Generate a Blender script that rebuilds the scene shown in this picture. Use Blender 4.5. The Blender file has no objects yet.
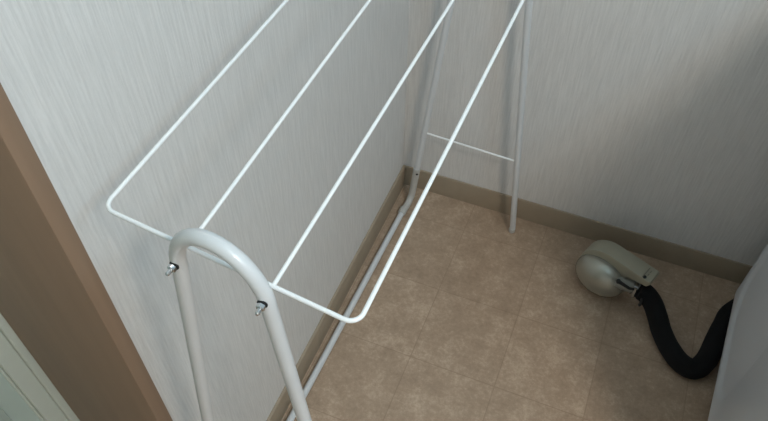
import bpy, bmesh, math
from mathutils import Vector, Matrix

scene = bpy.context.scene
COL = scene.collection
PI = math.pi

# ------------------------------------------------------------------ camera
F = 724.893
CAM = Vector((0.38612, -1.12588, 1.30))
RX = Vector((0.9277, 0.3734, 0.0042)).normalized()
RZ = Vector((-0.2398, 0.6023, -0.7613)).normalized()      # viewing direction
RY = RZ.cross(RX).normalized()                            # image down
RX = RY.cross(RZ).normalized()
cam_d = bpy.data.cameras.new('camera')
cam_d.sensor_fit = 'HORIZONTAL'
cam_d.sensor_width = 36.0
cam_d.lens = F / 768 * 36
cam_d.clip_start = 0.01
cam = bpy.data.objects.new('camera', cam_d)
COL.objects.link(cam)
m = Matrix((RX, -RY, -RZ)).transposed().to_4x4()
m.translation = CAM
cam.matrix_world = m
scene.camera = cam


# ------------------------------------------------------------------ materials
def srgb(r, g, b):
    f = lambda c: (c / 12.92 if c <= 0.04045 else ((c + 0.055) / 1.055) ** 2.4)
    return (f(r / 255), f(g / 255), f(b / 255), 1)


def new_mat(name, col, rough=0.5, metal=0.0, coat=0.0):
    mt = bpy.data.materials.new(name)
    mt.use_nodes = True
    p = mt.node_tree.nodes['Principled BSDF']
    p.inputs['Base Color'].default_value = col
    p.inputs['Roughness'].default_value = rough
    p.inputs['Metallic'].default_value = metal
    p.inputs['Coat Weight'].default_value = coat
    return mt, mt.node_tree.nodes, mt.node_tree.links, p


def speckle(name, col, rough=0.5, metal=0.0, amt=0.05, scale=40, coat=0.0, bump=0.0, stretch=(1, 1, 1)):
    """plain material with gentle procedural variation of colour"""
    mt, n, l, p = new_mat(name, col, rough, metal, coat)
    tc = n.new('ShaderNodeTexCoord')
    mp = n.new('ShaderNodeMapping')
    mp.inputs['Scale'].default_value = stretch
    nz = n.new('ShaderNodeTexNoise')
    nz.inputs['Scale'].default_value = scale
    nz.inputs['Detail'].default_value = 4
    rp = n.new('ShaderNodeValToRGB')
    rp.color_ramp.elements[0].position = 0.3
    rp.color_ramp.elements[1].position = 0.7
    rp.color_ramp.elements[0].color = [c * (1 - amt) for c in col[:3]] + [1]
    rp.color_ramp.elements[1].color = [min(1, c * (1 + amt)) for c in col[:3]] + [1]
    l.new(tc.outputs['Object'], mp.inputs['Vector'])
    l.new(mp.outputs['Vector'], nz.inputs['Vector'])
    l.new(nz.outputs['Fac'], rp.inputs['Fac'])
    l.new(rp.outputs['Color'], p.inputs['Base Color'])
    if bump:
        b = n.new('ShaderNodeBump')
        b.inputs['Strength'].default_value = bump
        b.inputs['Distance'].default_value = 0.001
        l.new(nz.outputs['Fac'], b.inputs['Height'])
        l.new(b.outputs['Normal'], p.inputs['Normal'])
    return mt


def wallpaper():
    base = srgb(216, 213, 207)
    mt, n, l, p = new_mat('ribbed_wallpaper', base, 0.75)
    tc = n.new('ShaderNodeTexCoord')

    def noise(sc, scale, detail):
        mp = n.new('ShaderNodeMapping')
        mp.inputs['Scale'].default_value = sc
        nz = n.new('ShaderNodeTexNoise')
        nz.inputs['Scale'].default_value = scale
        nz.inputs['Detail'].default_value = detail
        l.new(tc.outputs['Object'], mp.inputs['Vector'])
        l.new(mp.outputs['Vector'], nz.inputs['Vector'])
        return nz
    a = noise((1, 1, 0.055), 330, 3)          # thin vertical threads
    c = noise((1, 1, 0.5), 420, 1)            # cross weave
    mx = n.new('ShaderNodeMath'); mx.operation = 'MULTIPLY_ADD'
    mx.inputs[1].default_value = 0.22
    l.new(c.outputs['Fac'], mx.inputs[0]); l.new(a.outputs['Fac'], mx.inputs[2])
    rp = n.new('ShaderNodeValToRGB')
    rp.color_ramp.elements[0].position = 0.38
    rp.color_ramp.elements[1].position = 0.82
    rp.color_ramp.elements[0].color = srgb(209, 207, 204)
    rp.color_ramp.elements[1].color = srgb(223, 221, 218)
    l.new(mx.outputs[0], rp.inputs['Fac'])
    l.new(rp.outputs['Color'], p.inputs['Base Color'])
    b = n.new('ShaderNodeBump')
    b.inputs['Strength'].default_value = 0.45
    b.inputs['Distance'].default_value = 0.0016
    l.new(mx.outputs[0], b.inputs['Height'])
    l.new(b.outputs['Normal'], p.inputs['Normal'])
    return mt


def floor_mat():
    mt, n, l, p = new_mat('stone_look_vinyl', srgb(150, 125, 100), 0.5)
    tc = n.new('ShaderNodeTexCoord')

    def noise(scale, detail, rough=0.6):
        nz = n.new('ShaderNodeTexNoise')
        nz.inputs['Scale'].default_value = scale
        nz.inputs['Detail'].default_value = detail
        nz.inputs['Roughness'].default_value = rough
        l.new(tc.outputs['Object'], nz.inputs['Vector'])
        return nz
    big = noise(20, 7, 0.75)
    fine = noise(130, 8, 0.8)
    rp = n.new('ShaderNodeValToRGB')
    e = rp.color_ramp.elements
    e[0].position = 0.20; e[0].color = srgb(150, 128, 107)
    e[1].position = 0.80; e[1].color = srgb(203, 180, 157)
    k = e.new(0.52); k.color = srgb(174, 150, 127)
    ad = n.new('ShaderNodeMath'); ad.operation = 'MULTIPLY_ADD'
    ad.inputs[1].default_value = 1.0
    sb = n.new('ShaderNodeMath'); sb.operation = 'SUBTRACT'; sb.inputs[1].default_value = 0.5
    l.new(fine.outputs['Fac'], sb.inputs[0])
    l.new(sb.outputs[0], ad.inputs[0]); l.new(big.outputs['Fac'], ad.inputs[2])
    # per-tile tone and seams
    mp = n.new('ShaderNodeMapping')
    mp.inputs['Location'].default_value = (0.005, 0.085, 0)
    br = n.new('ShaderNodeTexBrick')
    br.offset = 0.0
    br.inputs['Scale'].default_value = 1
    br.inputs['Brick Width'].default_value = 0.175
    br.inputs['Row Height'].default_value = 0.175
    br.inputs['Mortar Size'].default_value = 0.0013
    br.inputs['Mortar Smooth'].default_value = 0.6
    br.inputs['Color1'].default_value = (0.45, 0.45, 0.45, 1)
    br.inputs['Color2'].default_value = (0.55, 0.55, 0.55, 1)
    br.inputs['Mortar'].default_value = (0.5, 0.5, 0.5, 1)
    l.new(tc.outputs['Object'], mp.inputs['Vector'])
    l.new(mp.outputs['Vector'], br.inputs['Vector'])
    ad2 = n.new('ShaderNodeMath'); ad2.operation = 'MULTIPLY_ADD'
    ad2.inputs[1].default_value = 0.9
    sb2 = n.new('ShaderNodeMath'); sb2.operation = 'SUBTRACT'; sb2.inputs[1].default_value = 0.5
    l.new(br.outputs['Color'], sb2.inputs[0])
    l.new(sb2.outputs[0], ad2.inputs[0]); l.new(ad.outputs[0], ad2.inputs[2])
    l.new(ad2.outputs[0], rp.inputs['Fac'])
    mx = n.new('ShaderNodeMix'); mx.data_type = 'RGBA'
    mul = n.new('ShaderNodeMath'); mul.operation = 'MULTIPLY'; mul.inputs[1].default_value = 0.4
    l.new(br.outputs['Fac'], mul.inputs[0])
    l.new(mul.outputs[0], mx.inputs[0])
    l.new(rp.outputs['Color'], mx.inputs[6])
    mx.inputs[7].default_value = srgb(128, 104, 84)
    l.new(mx.outputs[2], p.inputs['Base Color'])
    b = n.new('ShaderNodeBump')
    b.inputs['Strength'].default_value = 0.2
    b.inputs['Distance'].default_value = 0.001
    l.new(fine.outputs['Fac'], b.inputs['Height'])
    l.new(b.outputs['Normal'], p.inputs['Normal'])
    return mt


M_WALL = wallpaper()
M_FLOOR = floor_mat()
M_CEIL = speckle('white_ceiling_paper', srgb(225, 225, 222), 0.9, amt=0.03)
M_BASE = speckle('taupe_vinyl_baseboard', srgb(155, 140, 120), 0.55, amt=0.05, scale=30)
M_WOOD = speckle('brown_wood_grain', srgb(143, 118, 97), 0.5, amt=0.08, scale=60, bump=0.15, stretch=(1, 1, 0.05))
M_DOOR = speckle('pale_door_frame', srgb(190, 194, 182), 0.4, amt=0.03, scale=20)
M_DOORP = speckle('pale_green_door_panel', srgb(172, 184, 174), 0.35, amt=0.04, scale=12)
M_COAT = speckle('white_coated_steel', srgb(212, 214, 215), 0.32, amt=0.015, scale=25, coat=0.15)
M_COATW = speckle('white_coated_wire', srgb(243, 244, 243), 0.3, amt=0.01, scale=25, coat=0.2)
M_CAP = speckle('white_plastic', srgb(188, 186, 180), 0.5, amt=0.02)
M_CHROME = speckle('chrome', srgb(215, 218, 220), 0.15, 1.0, amt=0.03, scale=90)
M_RUBBER = speckle('black_rubber', srgb(24, 25, 27), 0.6, amt=0.2, scale=80)
M_FOAM = speckle('black_foam_sleeve', srgb(4, 4, 6), 1.0, amt=0.25, scale=160, bump=0.3)
M_DRAIN = speckle('grey_beige_plastic', srgb(156, 151, 133), 0.42, amt=0.03, scale=30)
M_DOME = speckle('silver_grey_plastic', srgb(168, 167, 156), 0.25, 0.6, amt=0.03, scale=30)
M_MARK = speckle('moulded_mark', srgb(120, 115, 100), 0.6, amt=0.04)
M_PIPE = speckle('grey_pipe_plastic', srgb(148, 147, 138), 0.3, amt=0.05)
M_WM = speckle('white_appliance_enamel', srgb(203, 206, 210), 0.35, amt=0.01, scale=15, coat=0.1)
M_WMG = speckle('grey_appliance_plastic', srgb(120, 123, 126), 0.5, amt=0.03)


# ------------------------------------------------------------------ mesh helpers
def link_mesh(name, bm, mat, parent=None, smooth=True, sharp=35):
    bmesh.ops.recalc_face_normals(bm, faces=bm.faces)
    if parent is not None:                     # world coordinates -> parent's coordinates
        bm.transform(ROOT_M[parent.name].inverted())
    me = bpy.data.meshes.new(name)
    if smooth:
        for f in bm.faces:
            f.smooth = True
        for e in bm.edges:
            if len(e.link_faces) == 2 and e.calc_face_angle() > math.radians(sharp):
                e.smooth = False
    bm.to_mesh(me)
    bm.free()
    me.materials.append(mat)
    o = bpy.data.objects.new(name, me)
    COL.objects.link(o)
    if parent is not None:
        o.parent = parent
        ROOT_M[o.name] = ROOT_M[parent.name]
    return o


ROOT_M = {}


def thing(name, label, cat, loc, rz=0.0):
    o = bpy.data.objects.new(name, None)
    o.empty_display_size = 0.05
    COL.objects.link(o)
    o.location = loc
    o.rotation_euler = (0, 0, rz)
    o['label'] = label
    o['category'] = cat
    ROOT_M[o.name] = Matrix.Translation(Vector(loc)) @ Matrix.Rotation(rz, 4, 'Z')
    return o


def struct(name, bm, mat, label=None, cat=None):
    o = link_mesh(name, bm, mat)
    o['kind'] = 'structure'
    if label:
        o['label'] = label
        o['category'] = cat
    return o


def box(bm, x0, x1, y0, y1, z0, z1, bev=0.0, seg=2, mtx=None):
    t = bmesh.new()
    bmesh.ops.create_cube(t, size=1)
    for v in t.verts:
        v.co = Vector(((x0 + x1) / 2 + v.co.x * (x1 - x0), (y0 + y1) / 2 + v.co.y * (y1 - y0),
                       (z0 + z1) / 2 + v.co.z * (z1 - z0)))
    if bev:
        bmesh.ops.bevel(t, geom=t.edges[:], offset=bev, segments=seg, profile=0.5, affect='EDGES')
    if mtx:
        t.transform(mtx)
    merge(bm, t)


def merge(bm, t):
    me = bpy.data.meshes.new('tmp')
    t.to_mesh(me)
    t.free()
    bm.from_mesh(me)
    bpy.data.meshes.remove(me)


def fillet(pts, rad, n=8):
    """polyline with rounded corners"""
    pts = [Vector(p) for p in pts]
    out = [pts[0]]
    for i in range(1, len(pts) - 1):
        r = rad[i] if isinstance(rad, dict) and i in rad else (0 if isinstance(rad, dict) else rad)
        a, b, c = pts[i - 1], pts[i], pts[i + 1]
        u, w = (a - b).normalized(), (c - b).normalized()
        ang = u.angle(w)
        if r <= 0 or ang > PI - 0.01:
            out.append(b)
            continue
        d = min(r / math.tan(ang / 2), (a - b).length * .49, (c - b).length * .49)
        rr = d * math.tan(ang / 2)
        cen = b + (u + w).normalized() * (rr / math.sin(ang / 2))
        s, e = b + u * d - cen, b + w * d - cen
        tot = s.angle(e)
        ax = s.cross(e).normalized()
        for k in range(n + 1):
            out.append(cen + Matrix.Rotation(tot * k / n, 3, ax) @ s)
    out.append(pts[-1])
    return out


def catmull(pts, n=8):
    pts = [Vector(p) for p in pts]
    P = [pts[0] * 2 - pts[1]] + pts + [pts[-1] * 2 - pts[-2]]
    out = []
    for i in range(1, len(P) - 2):
        for k in range(n):
            t = k / n
            a, b, c, d = P[i - 1], P[i], P[i + 1], P[i + 2]
            out.append(0.5 * ((2 * b) + (c - a) * t + (2 * a - 5 * b + 4 * c - d) * t * t + (3 * b - a - 3 * c + d) * t ** 3))
    out.append(pts[-1])
    return out


def tube(bm, path, r, seg=16, closed=False):
    """sweep a circle along a path (parallel transport); r number or per-point list"""
    path = [Vector(p) for p in path]
    n = len(path)
    rs = r if isinstance(r, (list, tuple)) else [r] * n
    tang = []
    for i in range(n):
        if closed:
            t = path[(i + 1) % n] - path[i - 1]
        else:
            t = path[min(i + 1, n - 1)] - path[max(i - 1, 0)]
        tang.append(t.normalized())
    up = Vector((0.31, 0.2, 0.93))
    if abs(up.normalized().dot(tang[0])) > 0.95:
        up = Vector((1, 0.1, 0))
    nor = (up - tang[0] * up.dot(tang[0])).normalized()
    rings = []
    for i in range(n):
        nor = (nor - tang[i] * nor.dot(tang[i])).normalized()
        bi = tang[i].cross(nor)
        rings.append([bm.verts.new(path[i] + (nor * math.cos(2 * PI * k / seg) + bi * math.sin(2 * PI * k / seg)) * rs[i])
                      for k in range(seg)])
    for i in range(n if closed else n - 1):
        A, B = rings[i], rings[(i + 1) % n]
        off = 0
        if closed and i == n - 1:              # align last ring with the first
            off = min(range(seg), key=lambda o: sum((A[k].co - B[(k + o) % seg].co).length for k in range(seg)))
        for k in range(seg):
            bm.faces.new((A[k], A[(k + 1) % seg], B[(k + 1 + off) % seg], B[(k + off) % seg]))
    if not closed:
        bm.faces.new(rings[0][::-1])
        bm.faces.new(rings[-1])


def lathe(bm, prof, origin, axis, seg=32):
    """prof: list of (radius, height) along axis"""
    axis = Vector(axis).normalized()
    ref = Vector((0, 0, 1)) if abs(axis.z) < 0.9 else Vector((1, 0, 0))
    u = (ref - axis * ref.dot(axis)).normalized()
    w = axis.cross(u)
    origin = Vector(origin)
    rings = []
    for r, h in prof:
        if r < 1e-6:
            rings.append([bm.verts.new(origin + axis * h)])
        else:
            rings.append([bm.verts.new(origin + axis * h + (u * math.cos(2 * PI * k / seg) + w * math.sin(2 * PI * k / seg)) * r)
                          for k in range(seg)])
    for A, B in zip(rings, rings[1:]):
        for k in range(seg):
            k2 = (k + 1) % seg
            if len(A) == 1 and len(B) == 1:
                continue
            if len(A) == 1:
                bm.faces.new((A[0], B[k], B[k2]))
            elif len(B) == 1:
                bm.faces.new((A[k], A[k2], B[0]))
            else:
                bm.faces.new((A[k], A[k2], B[k2], B[k]))
    if len(rings[0]) > 1:
        bm.faces.new(rings[0][::-1])
    if len(rings[-1]) > 1:
        bm.faces.new(rings[-1])


def prism(bm, outline, origin, u, v, n, depth, bev=0.0, seg=2):
    """extrude a 2-D outline (in u,v) along n"""
    t = bmesh.new()
    origin, u, v, n = Vector(origin), Vector(u), Vector(v), Vector(n)
    a = [t.verts.new(origin + u * x + v * y) for x, y in outline]
    b = [t.verts.new(origin + u * x + v * y + n * depth) for x, y in outline]
    t.faces.new(a[::-1])
    t.faces.new(b)
    for i in range(len(a)):
        j = (i + 1) % len(a)
        t.faces.new((a[i], a[j], b[j], b[i]))
    bmesh.ops.recalc_face_normals(t, faces=t.faces)
    if bev:
        ed = [e for e in t.edges if len(e.link_faces) == 2 and e.calc_face_angle() > 0.6]
        bmesh.ops.bevel(t, geom=ed, offset=bev, segments=seg, profile=0.5, affect='EDGES')
    merge(bm, t)


# ------------------------------------------------------------------ the setting
XW = -0.0145            # left wall face
YW = 0.004             # back wall face
XR, YF, ZC = 1.46, -3.0, 2.62
D0, D1, DH = -0.8795, -1.66, 1.98     # doorway in the left wall

b = bmesh.new(); box(b, -0.4, XR + .1, YF - .1, 0.104, -0.06, 0.0)
struct('floor', b, M_FLOOR)
b = bmesh.new(); box(b, XW - .1, XR + .1, YW, YW + .1, 0.0, ZC)
struct('wall_back', b, M_WALL)
b = bmesh.new()
box(b, XW - .1, XW, D0 + .010, YW, 0.0, ZC)
box(b, XW - .1, XW, YF, D1, 0.0, ZC)
box(b, XW - .1, XW, D1, D0 + .010, DH, ZC)
struct('wall_left', b, M_WALL)
WY0, WY1, WZ0, WZ1 = -1.40, -0.78, 2.02, 2.50          # opening for the added window in the right wall
b = bmesh.new()
box(b, XR, XR + .1, YF, WY0, 0.0, ZC)
box(b, XR, XR + .1, WY1, YW, 0.0, ZC)
box(b, XR, XR + .1, WY0, WY1, 0.0, WZ0)
box(b, XR, XR + .1, WY0, WY1, WZ1, ZC)
struct('wall_right', b, M_WALL)
b = bmesh.new(); box(b, XW - .3, XR + .1, YF - .1, YF, 0.0, ZC)
struct('wall_front', b, M_WALL)
b = bmesh.new(); box(b, XW - .3, XR + .1, YF - .1, YW + .1, ZC, ZC + .08)
struct('ceiling', b, M_CEIL)

# unseen window, added to house the cool light: white frame, pale pane
b = bmesh.new()
for y0, y1, z0, z1 in ((WY0, WY0 + .04, WZ0, WZ1), (WY1 - .04, WY1, WZ0, WZ1), (WY0 + .04, WY1 - .04, WZ0, WZ0 + .04),
                       (WY0 + .04, WY1 - .04, WZ1 - .04, WZ1), ((WY0 + WY1) / 2 - .02, (WY0 + WY1) / 2 + .02, WZ0 + .04, WZ1 - .04)):
    box(b, XR + .02, XR + .07, y0, y1, z0, z1, .003, 1)
win = struct('added_window_1', b, M_CAP)
ROOT_M['added_window_1'] = Matrix.Identity(4)
b = bmesh.new()
box(b, XR + .045, XR + .052, WY0 + .04, WY1 - .04, WZ0 + .04, WZ1 - .04)
link_mesh('pane', b, M_CEIL, win)

# baseboards: rounded top lip
def base_profile(th, h):
    return [(0, 0), (th, 0), (th, h - .004), (th - .0012, h - .001), (th - .003, h), (0, h)]
b = bmesh.new()
prism(b, base_profile(0.004, 0.062), (XW + .004, YW, 0), (0, -1, 0), (0, 0, 1), (1, 0, 0), XR - XW - .004)
struct('baseboard_back', b, M_BASE)
b = bmesh.new()
prism(b, base_profile(0.0062, 0.062), (XW, D0 + .0205, 0), (1, 0, 0), (0, 0, 1), (0, 1, 0), YW - D0 - .0205)
struct('baseboard_left', b, M_BASE)

# wooden door lining: two deep jambs and a head
b = bmesh.new()
XJ = -0.173
box(b, XJ, -0.006, D0, D0 + .020, 0.0, DH + .020, 0.0018, 2)
box(b, XJ, -0.006, D1 - .020, D1, 0.0, DH + .020, 0.0018, 2)
box(b, XJ, -0.006, D1, D0, DH, DH + .020, 0.0018, 2)
struct('trim_1', b, M_WOOD)

# pale door set behind the lining: stepped frame, then a flat panel
b = bmesh.new()
def ring(x0, x1, a, c):
    """upright bars of a frame, a..c measured inwards from the lining; plus the head"""
    box(b, x0, x1, D0 - c, D0 - a, 0.0, DH - a, 0.001, 1)
    box(b, x0, x1, D1 + a, D1 + c, 0.0, DH - a, 0.001, 1)
    box(b, x0, x1, D1 + c, D0 - c, DH - c, DH - a, 0.001, 1)
ring(XJ - .03, XJ - .001, -.012, 0.0085)
ring(XJ - .04, XJ - .006, 0.0085, 0.031)
ring(XJ - .04, XJ - .011, 0.031, 0.034)
door = struct('door_1', b, M_DOOR)
ROOT_M['door_1'] = Matrix.Identity(4)
b = bmesh.new()
box(b, XJ - .035, XJ - .014, D1 + .034, D0 - .034, 0.0, DH - .034)
box(b, XJ - .014, XJ - .010, D1 + .06, D0 - .06, 0.06, DH - .06, 0.003, 2)
link_mesh('door_panel', b, M_DOORP, door)

# ------------------------------------------------------------------ drying rack
ZR = 0.858
R_T, R_W = 0.0065, 0.0019


def px(u, v, z):
    """point at height z that the photograph shows at pixel u, v (used once, for measuring)"""
    d = RX * ((u - 384) / F) + RY * ((v - 210.5) / F) + RZ
    return CAM + d * ((z - CAM.z) / d.z)


rack = thing('clothes_drying_rack', 'white tubular steel clothes drying rack standing along the textured left wall',
             'drying rack', (0.14, -0.46, 0))


def leg_x(z, dx):
    """centre lines of the two legs at height z; dx = (left foot, left slope, right foot, right slope)"""
    return dx[0] + dx[1] * z, dx[2] + dx[3] * z


NEAR = (0.0085, 0.129, 0.2575, -0.0695)
FAR = (0.0235, 0.104, 0.2740, -0.0940)


def end_frame(yl, yr, dx, s):
    """inverted U with splayed legs; s = direction (along y) of the bottom rail"""
    zc = 0.845
    xl, xr = leg_x(zc, dx)
    cx, r = (xl + xr) / 2, (xr - xl) / 2
    yy = lambda x: yl + (yr - yl) * (x - xl) / (xr - xl)
    path = []
    x0, x1 = leg_x(0.100, dx)[0], leg_x(0.012, dx)[1]
    path.append((x0, yl, 0.100))
    for k in range(0, 21):
        a = PI - PI * k / 20
        x = cx + r * math.cos(a)
        path.append((x, yy(x), zc + 0.0545 * math.sin(a)))
    path.append((x1, yr, 0.010))
    bm = bmesh.new()
    tube(bm, path, R_T, 20)
    fr = link_mesh('end_frame', bm, M_COAT, rack)
    # rubber tip under the free leg
    bm = bmesh.new()
    d = (Vector(path[-1]) - Vector(path[-2])).normalized()
    lathe(bm, [(0.0066, 0), (0.0073, .002), (0.0073, .009), (0.0066, .0105)], (x1 - d.x * .004, yr, 0.0), (-d.x, 0, -d.z), 20)
    # keep the sole flat on the floor
    for v in bm.verts:
        v.co.z = max(v.co.z, 0.0)
    link_mesh('foot_cap', bm, M_CAP, fr)
    # curved elbow at the wall-side foot
    xe = leg_x(0.0, dx)[0] - .003
    bm = bmesh.new()
    e = fillet([(x0 + .0016, yl, 0.116), (xe + .004, yl, 0.0082), (xe, yl + s * .050, 0.0082)], 0.03, 10)
    tube(bm, e, 0.0080, 20)
    el = link_mesh('elbow', bm, M_CAP, rack)
    bm = bmesh.new()
    lathe(bm, [(0.0, .0013), (.0022, .001), (.0028, 0)], (x0 + .0045, yl - .0072, 0.104), (.35, -1, .1), 14)
    link_mesh('lock_button', bm, M_RUBBER, el)
    # thin cross wire between the two legs
    zz = 0.225
    a, c = leg_x(zz + .006, dx)[0], leg_x(zz - .004, dx)[1]
    bm = bmesh.new()
    tube(bm, [(a, yl, zz + .006), (c, yr, zz - .004)], 0.0021, 12)
    link_mesh('cross_wire', bm, M_COATW, rack)
    return xe, path


YN_L, YN_R = -0.8772, -0.8848
YF_ = -0.045
xn, pn = end_frame(YN_L, YN_R, NEAR, +1)
xf, pf = end_frame(YF_, YF_, FAR, -1)

# rail along the floor joining the two wall-side feet, with a collar at each end
b = bmesh.new()
tube(b, [(xn, YN_L + .04, 0.0082), (xf, YF_ - .04, 0.0082)], 0.0066, 18)
rail = link_mesh('bottom_rail', b, M_COAT, rack)
for y, x, s in ((YN_L + .045, xn, 1), (YF_ - .045, xf, -1)):
    b = bmesh.new()
    lathe(b, [(.0074, -.010), (.0092, -.008), (.0092, .006), (.0074, .009)], (x, y, 0.0093), (0, s, 0), 20)
    link_mesh('collar', b, M_CAP, rail)

# wire top: an outer loop with rounded corners and two inner rods
def rod_line(p, q, yfar):
    a, c = px(*p, ZR), px(*q, ZR)
    d = (c - a) / (c.y - a.y)
    return a, a + d * (yfar - a.y)
Y_END = YF_ - R_T - R_W
a1, f1 = rod_line((103, 207.5), (287, 0), Y_END)
a4, f4 = rod_line((357.5, 325.5), (523, 0), Y_END)
loop = [(a1 + f1) / 2, f1, f4, a4, a1]
path = fillet(loop + [(a1 + f1) / 2], {1: .012, 2: .012, 3: .010, 4: .012}, 8)[:-1]
b = bmesh.new()
tube(b, path, R_W, 14, closed=True)
link_mesh('outer_rod_loop', b, M_COATW, rack)
for p, q in (((201.5, 228), (369.8, 0)), ((272.5, 287), (453, 0))):
    a, f = rod_line(p, q, Y_END)
    # start on the end wire of the loop
    t = (a.x - a1.x) / (a4.x - a1.x)
    a.y = a1.y + (a4.y - a1.y) * t
    b = bmesh.new()
    tube(b, [a, f], 0.0018, 14)
    link_mesh('hanging_rod', b, M_COATW, rack)

# bolts that hold the wire top to the legs: black washer, chrome nut and screw end
def bolt(pos, dirv):
    d = Vector(dirv).normalized()
    p = Vector(pos) + d * (R_T - .0012)
    bm = bmesh.new()
    tube(bm, [p - d * .002, p + d * .0095], 0.0019, 12)
    lathe(bm, [(0.0, .0108), (.0013, .0105), (.0019, .0094)], p, d, 12)
    bo = link_mesh('bolt', bm, M_CHROME, rack)
    bm = bmesh.new()
    lathe(bm, [(.0040, 0), (.0043, .0005), (.0043, .0010), (.0040, .0014)], p, d, 20)
    link_mesh('washer', bm, M_RUBBER, bo)
    bm = bmesh.new()
    lathe(bm, [(.0030, .0016), (.0036, .0022), (.0036, .0050), (.0030, .0056)], p, d, 6)
    link_mesh('nut', bm, M_CHROME, bo)


for dx, yl, yr, s in ((NEAR, YN_L, YN_R, -1), (FAR, YF_, YF_, 1)):
    for i, (z, y, k) in enumerate(((0.853, yl, -.05), (0.857, yr, .06))):
        bolt((leg_x(z, dx)[i], y, z), (k, s, 0))

# ------------------------------------------------------------------ drain fitting on the floor
T = Vector((0.93, -0.367, 0)).normalized()        # along the tail
N = Vector((-T.y * -1, -T.x, 0)).normalized()     # towards the dome
Z = Vector((0, 0, 1))
DB = Vector((0.5000, -0.092, 0.0))                 # foot of the back face below the round part
drain = thing('drain_fitting', 'grey beige plastic drain fitting with silvery dome lying on the tiled floor',
              'drain fitting', DB + N * .03)
RD, DEP = 0.058, 0.039
# housing: round shell with a flat tail on top
out = []
for k in range(0, 25):
    a = PI / 2 + (PI * 1.45) * k / 24
    out.append((RD * math.cos(a), RD + RD * math.sin(a)))
out += [(0.044, 2 * RD - .030), (0.090, 2 * RD - .022), (0.095, 2 * RD - .010), (0.093, 2 * RD - .004)]
b = bmesh.new()
prism(b, out, DB, T, Z, N, DEP, 0.003, 2)
hs = link_mesh('housing', b, M_DRAIN, drain)
# moulded marks and the small screw hole on the tail
b = bmesh.new()
top = lambda t, n, z=0.0: DB + T * t + N * n + Z * (2 * RD - .0015 + z)
def flat_bar(t0, t1, n0, n1):
    slope = -.003 / .098
    for (ta, tb, na, nb) in ((t0, t1, n0, n1),):
        prism(b, [(ta, na), (tb, na), (tb, nb), (ta, nb)], DB + Z * (2 * RD - .0032), T, N, Z, 0.0016)
flat_bar(.074, .0752, .008, .038)
flat_bar(.080, .0815, .012, .018)
flat_bar(.080, .0815, .022, .027)
link_mesh('moulded_mark', b, M_MARK, hs)
b = bmesh.new()
lathe(b, [(.0036, -.002), (.0036, .0006), (.0, .0010)], DB + T * .078 + N * .034 + Z * (2 * RD - .0026), (0, 0, 1), 16)
link_mesh('screw', b, M_RUBBER, hs)
# dome
b = bmesh.new()
RDM = 0.0475
prof = [(RDM, -.004), (RDM, .003)]
for k in range(1, 15):
    a = PI / 2 * k / 14
    prof.append((RDM * math.cos(a), .003 + .037 * math.sin(a)))
prof[-1] = (0.0, prof[-1][1])
dc = DB + N * DEP + Z * (RDM + .001) - T * .003
lathe(b, prof, dc, N, 48)
for v in b.verts:                                  # broader than tall
    v.co += T * ((v.co - dc).dot(T) * .19)
link_mesh('dome', b, M_DOME, drain)
# outlet pipe, clamp and black clip
po = DB + T * .030 + N * .050 + Z * .070
hm = px(638, 288.5, .062)
pd = (hm - po).normalized()
PL = (hm - po).length
b = bmesh.new()
tube(b, [po, hm - pd * .0005], 0.0135, 24)
link_mesh('outlet_pipe', b, M_PIPE, drain)
b = bmesh.new()
lathe(b, [(.0142, PL - .013), (.0156, PL - .0125), (.0156, PL - .0045), (.0142, PL - .004)], po, pd, 28)
cl = link_mesh('hose_clamp', b, M_CHROME, drain)
side = pd.cross(Z).normalized()
if side.dot(N) < 0:
    side = -side
cp = hm - pd * .0085 + side * .0165 + Z * .007
b = bmesh.new()
tube(b, [cp - Z * .016 + side * .002, cp + Z * .012 + side * .001], 0.0034, 12)
link_mesh('clamp_screw', b, M_CHROME, cl)
b = bmesh.new()
k0 = hm - pd * .034 + side * .0165 + Z * .014
tube(b, [cp + Z * .008, (cp + k0) / 2 + side * .004 + Z * .006, k0 - pd * .012 + Z * .008], [0.0025, .003, .0042], 12)
lathe(b, [(0, .005), (.004, .0035), (.0052, 0), (.004, -.0035), (0, -.005)], k0 - pd * .012 + Z * .008, (0, 0, 1), 14)
link_mesh('clamp_grip', b, M_RUBBER, cl)

# ------------------------------------------------------------------ black hose
hr = 0.0203
hp0 = hm
pts = [hp0, px(646.5, 294.5, .058), px(653, 304, .046), px(657.5, 317, .032)]
for u, v in ((661.5, 331), (669.5, 348), (681, 363), (695, 369), (707, 359), (715.5, 341), (723, 326), (732, 312)):
    pts.append(px(u, v, hr + .0005))
e0 = pts[-1]
pts += [e0 + Vector((.05, .05, 0)), e0 + Vector((.14, .055, 0))]
cp_ = catmull(pts, 8)
rad = [hr * (0.90 if i < 3 else 1.0) for i in range(len(cp_))]
hose = thing('drain_hose', 'thick black sleeved hose curving across the floor beside the white washing machine',
             'hose', px(680, 359, 0))
b = bmesh.new()
tube(b, cp_, rad, 24)
sl = link_mesh('sleeve', b, M_FOAM, hose)
# loose tie end hanging at the hose mouth
q = Vector(cp_[4]) + side * .0175
b = bmesh.new()
tube(b, catmull([q + Z * .004, q + side * .006 - Z * .004, q + side * .009 - Z * .013, q + side * .004 - Z * .018], 5), 0.0028, 10)
link_mesh('tie', b, M_RUBBER, sl)

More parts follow.
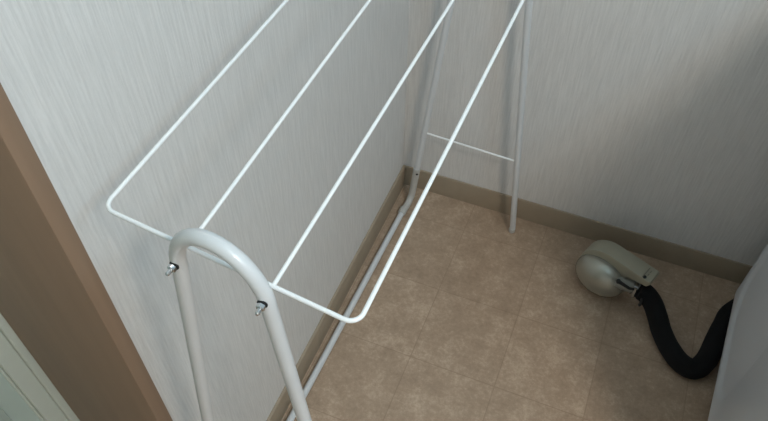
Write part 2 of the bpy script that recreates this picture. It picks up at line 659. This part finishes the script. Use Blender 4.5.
# ------------------------------------------------------------------ washing machine
WB = Vector((0.740, -0.082, 0.0))                 # back corner of its left side
WA = math.radians(-4.4)                           # turned a little
wm = thing('washing_machine', 'large white washing machine at the right edge, its rounded side over the black hose',
           'washing machine', WB, WA)
WMM = ROOT_M[wm.name]
W, L, H0, H1 = 0.58, 0.56, 0.07, 0.95
t = bmesh.new()
bmesh.ops.create_cube(t, size=1)
for v in t.verts:
    v.co = Vector((W / 2 + v.co.x * W, -L / 2 + v.co.y * L, (H0 + H1) / 2 + v.co.z * (H1 - H0)))
ve = [e for e in t.edges if abs(e.verts[0].co.z - e.verts[1].co.z) > .1]
bmesh.ops.bevel(t, geom=ve, offset=.022, segments=6, profile=.5, affect='EDGES')
he = [e for e in t.edges if e.is_manifold and e.calc_face_angle() > .6]
bmesh.ops.bevel(t, geom=he, offset=.02, segments=5, profile=.5, affect='EDGES')


# each side has a pressed panel with rounded corners: cut by a dished block
def dish(xs, sx):
    bm = bmesh.new()
    y0, y1, z0, z1, r = -L + .235, -.032, H0 + .030, H1 - .09, .085
    def rr(d):
        pts = []
        q = max(r - d, .01)
        for (cx, cz, a0) in ((y1 - d - q, z1 - d - q, 0), (y0 + d + q, z1 - d - q, 90),
                             (y0 + d + q, z0 + d + q, 180), (y1 - d - q, z0 + d + q, 270)):
            for k in range(13):
                a = math.radians(a0 + 90 * k / 12)
                pts.append((cx + q * math.cos(a), cz + q * math.sin(a)))
        return pts
    levels = [(-.004, .02), (-.004, .003), (0, .0004), (.003, -.0008), (.009, -.0040), (.014, -.0058), (.019, -.0064)]
    rings = [[bm.verts.new(Vector((xs + sx * h, y, z))) for y, z in rr(d)] for d, h in levels]
    for A, B in zip(rings, rings[1:]):
        for k in range(len(A)):
            k2 = (k + 1) % len(A)
            bm.faces.new((A[k], A[k2], B[k2], B[k]))
    bm.faces.new(rings[-1])
    bm.faces.new(rings[0][::-1])
    bmesh.ops.recalc_face_normals(bm, faces=bm.faces)
    me = bpy.data.meshes.new('dish')
    bm.to_mesh(me)
    bm.free()
    o = bpy.data.objects.new('dish', me)
    COL.objects.link(o)
    return o


bmesh.ops.recalc_face_normals(t, faces=t.faces)
me = bpy.data.meshes.new('raw')
t.to_mesh(me)
t.free()
raw = bpy.data.objects.new('raw', me)
COL.objects.link(raw)
cutters = [dish(0.0, -1), dish(W, 1)]
for c in cutters:
    md = raw.modifiers.new('cut', 'BOOLEAN')
    md.operation = 'DIFFERENCE'
    md.solver = 'EXACT'
    md.object = c
dg = bpy.context.evaluated_depsgraph_get()
cut_me = bpy.data.meshes.new_from_object(raw.evaluated_get(dg))
b = bmesh.new()
b.from_mesh(cut_me)
b.transform(WMM)
for o in [raw] + cutters:
    bpy.data.objects.remove(o, do_unlink=True)
link_mesh('cabinet', b, M_WM, wm, sharp=50)

b = bmesh.new()
box(b, .03, W - .03, -L + .03, -.12, H1 - .004, H1 + .016, .007, 3, WMM)
lid = link_mesh('lid', b, M_WM, wm)
b = bmesh.new()
box(b, .04, W - .04, -L + .015, -L + .028, H1 + .0, H1 + .010, .003, 2, WMM)
link_mesh('lid_handle', b, M_WMG, lid)
b = bmesh.new()
box(b, .02, W - .02, -.11, -.012, H1 - .004, H1 + .03, .008, 3, WMM)
link_mesh('control_panel', b, M_WMG, wm)
for x in (.09, W - .06):
    for y in (-.06 if x > .2 else -.25, -L + .06):
        b = bmesh.new()
        lathe(b, [(.024, 0), (.026, .003), (.026, .02), (.016, .026), (.016, H0 + .004)], WMM @ Vector((x, y, 0)), (0, 0, 1), 20)
        link_mesh('foot', b, M_RUBBER, wm)

# ------------------------------------------------------------------ light
LX, LY, LZ = 1.25, -1.50, 2.20
lamp = thing('pendant_lamp', 'shallow round white pendant lamp hanging from the ceiling on a thin rod', 'lamp', (LX, LY, ZC))
b = bmesh.new()
lathe(b, [(.05, ZC), (.05, ZC - .018), (.03, ZC - .025), (.006, ZC - .026), (.006, LZ + .06)], (LX, LY, 0), (0, 0, 1), 32)
link_mesh('canopy_and_rod', b, M_CAP, lamp)
b = bmesh.new()
lathe(b, [(.012, LZ + .075), (.05, LZ + .066), (.15, LZ + .034), (.19, LZ + .008), (.188, LZ + .005), (.145, LZ + .026), (.0, LZ + .05)],
      (LX, LY, 0), (0, 0, 1), 40)
link_mesh('lamp_shade', b, M_CAP, lamp)


def area(name, shape, sx, sy, energy, color, loc, rot):
    ld = bpy.data.lights.new(name, 'AREA')
    ld.shape = shape
    ld.size = sx
    if shape == 'RECTANGLE':
        ld.size_y = sy
    ld.energy = energy
    ld.color = color
    lo = bpy.data.objects.new(name, ld)
    lo.location = loc
    lo.rotation_euler = rot
    COL.objects.link(lo)


area('ceiling_lamp', 'DISK', 0.30, 0, 19.5, (1.0, 0.93, 0.84), (LX, LY, LZ), (0, 0, 0))
# cool light added at the unseen window to brighten the left wall
area('added_window_light', 'RECTANGLE', WZ1 - WZ0 - .1, WY1 - WY0 - .1, 18.5, (0.50, 0.79, 1.0),
     (XR + .015, (WY0 + WY1) / 2, (WZ0 + WZ1) / 2), (0, PI / 2, 0))

w = bpy.data.worlds.new('room_world')
scene.world = w
w.use_nodes = True
w.node_tree.nodes['Background'].inputs['Color'].default_value = (0.75, 0.85, 1, 1)
w.node_tree.nodes['Background'].inputs['Strength'].default_value = 0.1

scene.view_settings.view_transform = 'Standard'
scene.view_settings.look = 'None'
scene.view_settings.gamma = 1
scene.view_settings.exposure = -0.07
scene.view_settings.use_curve_mapping = False
